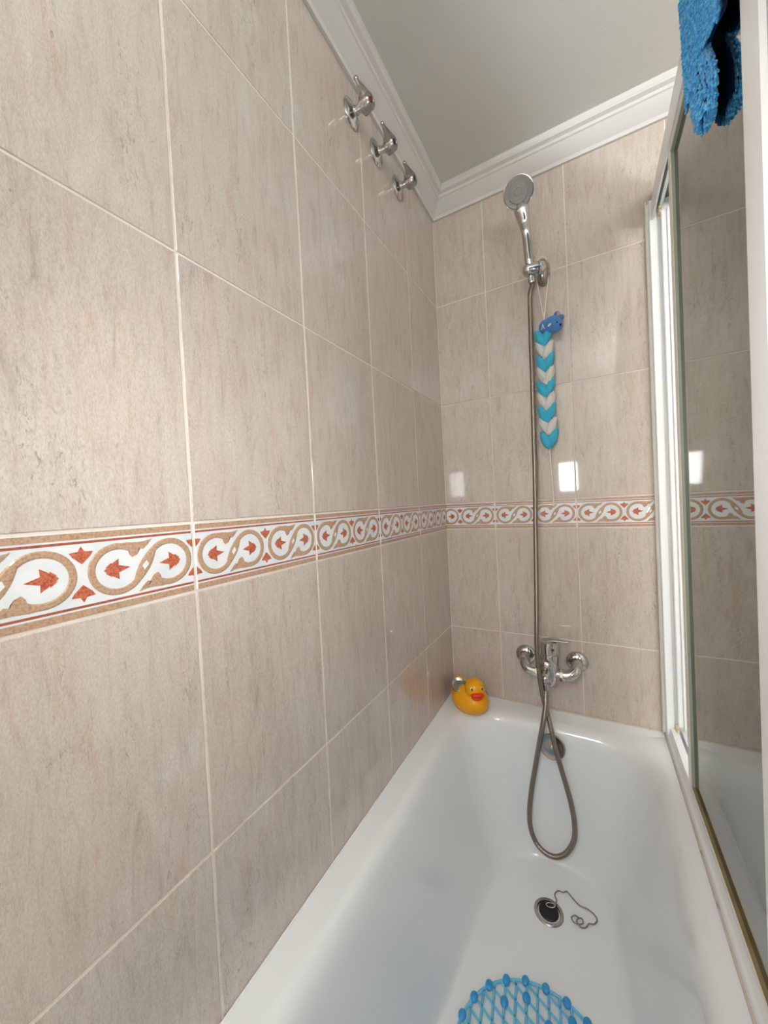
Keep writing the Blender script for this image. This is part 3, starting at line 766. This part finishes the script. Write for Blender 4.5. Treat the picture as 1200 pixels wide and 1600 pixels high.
for s in (-1, 1):
    bm = bmesh.new(); ellipsoid(bm, hl(0.0245, s*0.0165, 0.0105), (0.0032, 0.0046, 0.0062), frot @ Matrix.Rotation(s*0.6, 3, 'Z'), 14, 8); e = obj('eye', bm, M['eye_white'], hdn)
    bm = bmesh.new(); ellipsoid(bm, hl(0.0268, s*0.0165, 0.0105), (0.0022, 0.0028, 0.0044), frot @ Matrix.Rotation(s*0.6, 3, 'Z'), 12, 8); obj('pupil', bm, M['eye_dark'], hdn)
# metal dish in the duck's back
bm = bmesh.new(); lathe(bm, [(0.0260, -0.004), (0.0260, 0.003), (0.0240, 0.0045), (0.0215, 0.0035), (0.016, 0.0005), (0.008, 0.0015), (0.0005, 0.0025)], dl(-0.017, -0.027, 0.0755), Vector((0.10, -0.52, 0.85)), 28)
ds = obj('metal_dish', bm, M['chrome_dull'], dk); ds['label'] = 'round metal dish set into the back'

# ------------------------------------------------------------------ bath mat
mt = thing('bath_mat', V(0.35, -0.80, ZB), 'oblong blue net bath mat with suction studs on the tub floor', 'bath mat')
MCX, MR, MY0, MY1 = 0.350, 0.156, -0.628, -1.02     # capsule: two round ends
def inside(x, y):
    yy = min(max(y, MY1), MY0)
    return (x-MCX)**2+(y-yy)**2 <= MR*MR
zm = ZB+0.0055
bm = bmesh.new()
out = []
n = 40
for k in range(n+1): a = PI*k/n; out.append(V(MCX+MR*math.cos(a), MY0+MR*math.sin(a), zm))
for k in range(1, 20): out.append(V(MCX-MR, MY0+(MY1-MY0)*k/20, zm))
for k in range(n+1): a = PI+PI*k/n; out.append(V(MCX+MR*math.cos(a), MY1+MR*math.sin(a), zm))
for k in range(1, 21): out.append(V(MCX+MR, MY1+(MY0-MY1)*k/20, zm))
tube(bm, out, 0.0032, 8)
dirs = ((math.radians(97), 0.0218), (math.radians(152), 0.0218))
lines = []
for ang, pitch in dirs:
    d = Vector((math.cos(ang), math.sin(ang))); nn = Vector((-d.y, d.x))
    c = Vector((MCX, (MY0+MY1)/2))
    for k in range(-32, 33):
        p0 = c+nn*(k*pitch)
        run = []
        for i in range(-180, 181):
            p = p0+d*(i*0.003)
            if inside(p.x, p.y): run.append(p)
        if len(run) > 2:
            tube(bm, [V(run[0].x, run[0].y, zm), V(run[-1].x, run[-1].y, zm)], 0.0027, 6)
obj('net', bm, M['mat_net'], mt)
# studs: along the edge and inside
stud_bm = bmesh.new(); ellipsoid(stud_bm, (0, 0, 0), (0.0084, 0.0104, 0.0062), None, 14, 10)
bmesh.ops.recalc_face_normals(stud_bm, faces=stud_bm.faces)
stud_me = bpy.data.meshes.new('stud'); stud_bm.to_mesh(stud_me); stud_bm.free(); stud_me.materials.append(M['mat_blue'])
stud_me.polygons.foreach_set('use_smooth', [True]*len(stud_me.polygons))
def stud(x, y):
    o = bpy.data.objects.new('stud', stud_me); COL.objects.link(o); o.parent = mt
    o.location = V(x, y, ZB+0.0068)-ORG[mt.name]
closed = resample(out, 0.0415)
for p in closed: stud(p.x, p.y)
d1 = Vector((math.cos(dirs[0][0]), math.sin(dirs[0][0]))); d2 = Vector((math.cos(dirs[1][0]), math.sin(dirs[1][0])))
s_ = 0.0218/abs(math.sin(dirs[1][0]-dirs[0][0]))
c = Vector((MCX, (MY0+MY1)/2))
for i in range(-16, 17):
    for j in range(-16, 17):
        if (i % 2 == 0) and (j % 2 == 0):
            p = c+d1*(i*s_)+d2*(j*s_)
            yy = min(max(p.y, MY1), MY0)
            if (p.x-MCX)**2+(p.y-yy)**2 < (MR-0.02)**2: stud(p.x, p.y)

# ------------------------------------------------------------------ towel over the header rail
tw = thing('towel', V(0.63, -0.75, 0.62), 'bright blue chenille towel hanging over the top of the shower screen', 'towel')
def hem(y):                                    # lower edge of the inner layer
    return 0.738+(y+0.573)*0.55 if y > -0.74 else 0.646+(y+0.74)*0.2
def sheet(bm, ys, prof, xoff):
    rows = []
    for y in ys:
        rows.append([bm.verts.new(p) for p in prof(y)])
    for a, b in zip(rows[:-1], rows[1:]):
        for k in range(len(a)-1): bm.faces.new((a[k], a[k+1], b[k+1], b[k]))
    return rows
TUFT = []
bm = bmesh.new()
ys = [-0.480-0.02*k for k in range(0, 28)]
def profile(y):
    fold = 0.0022*math.sin((y+0.48)*40)
    lo = hem(y) if y < -0.573 else 0.716
    near = min(max((-0.69-y)/0.04, 0), 1)*0.016          # passes in front of the near stile
    P = []
    for k in range(15):
        t = k/14; z = lo+(0.93-lo)*t
        P.append(V(0.6305-near*(1-t*0.4)+fold*(1-t), y-0.026*(1-t)*max(0, 1-(-0.480-y)/0.1), z))
    P += [V(0.631, y, 0.943), V(0.640, y, 0.9515), V(0.664, y, 0.953), V(0.694, y, 0.951), V(0.704, y, 0.935), V(0.708, y, 0.86), V(0.712, y, 0.74)]
    return P
rows = sheet(bm, ys, profile, 0)
for r_ in rows:
    for v_ in r_[:15]: TUFT.append((v_.co.copy(), Vector((-1, -0.15, 0))))
bmesh.ops.solidify(bm, geom=bm.faces[:], thickness=0.004)
obj('towel_cloth', bm, M['towel_back'], tw, angle=80)
# the corner that droops below the hem, rolled in on itself
bm = bmesh.new()
roll = []
for k in range(9):
    t = k/8
    cz = 0.740-0.106*t; cyy = -0.544-0.045*t; rx = 0.0055; ry = (0.036+0.006*math.sin(PI*t))*(1-0.5*max(0, (t-0.65)/0.35)**2)
    roll.append([V(0.6320+rx*math.cos(a*2*PI/20), cyy+ry*math.sin(a*2*PI/20), cz) for a in range(20)])
loft(bm, roll, True, True, True)
for lp in roll[:]:
    for a in range(20):
        ang = a*2*PI/20
        TUFT.append((lp[a], Vector((math.cos(ang), math.sin(ang), 0))))
obj('towel_corner', bm, M['towel_back'], tw, angle=80)
# chenille pile: short fat loops hanging from the cloth
bm = bmesh.new()
rnd = random.Random(3)
def tuft(p, n_, L, r):
    n_ = n_.normalized()
    d = (Vector((0, rnd.uniform(-.35, .35), -1))+n_*rnd.uniform(0.15, 0.6)).normalized()
    a, b = frame_of(d)
    base = p+n_*0.003-d*L*0.3
    loops = []
    for s, k in ((0, 0.55), (0.3, 1.0), (0.7, 1.0), (1.0, 0.45)):
        loops.append([base+d*L*s+r*k*(math.cos(j*2*PI/5)*a+math.sin(j*2*PI/5)*b) for j in range(5)])
    loft(bm, loops, True, True, True)
for k in range(len(rows)-1):
    for i in range(14):
        a, b, c, d = profile(ys[k])[i], profile(ys[k+1])[i], profile(ys[k])[i+1], profile(ys[k+1])[i+1]
        for q in range(30):
            u, v = rnd.random(), rnd.random()
            p = a*(1-u)*(1-v)+b*u*(1-v)+c*(1-u)*v+d*u*v
            tuft(p+Vector((-0.003, 0, 0)), Vector((-1, -0.2, 0)), rnd.uniform(0.008, 0.012), rnd.uniform(0.0013, 0.0019))
for k in range(8):
    for a in range(20):
        for q in range(7):
            t = rnd.random(); p = roll[k][a].lerp(roll[k+1][a], t)+Vector((0, rnd.uniform(-.004, .004), 0)); ang = a*2*PI/20
            if math.cos(ang) > 0.35: continue
            tuft(p, Vector((math.cos(ang)*0.6, math.sin(ang), 0)), rnd.uniform(0.008, 0.012), rnd.uniform(0.0013, 0.0019))
for q in range(130):
    ang = rnd.uniform(0, 2*PI); rr = rnd.random()
    tuft(V(0.6320+0.005*rr*math.cos(ang), -0.592+0.020*rr*math.sin(ang), 0.635), Vector((0.3*math.cos(ang), 0.3*math.sin(ang), -1)), 0.010, 0.0017)
pl = obj('pile', bm, M['towel'], tw, angle=80); pl['kind'] = 'stuff'
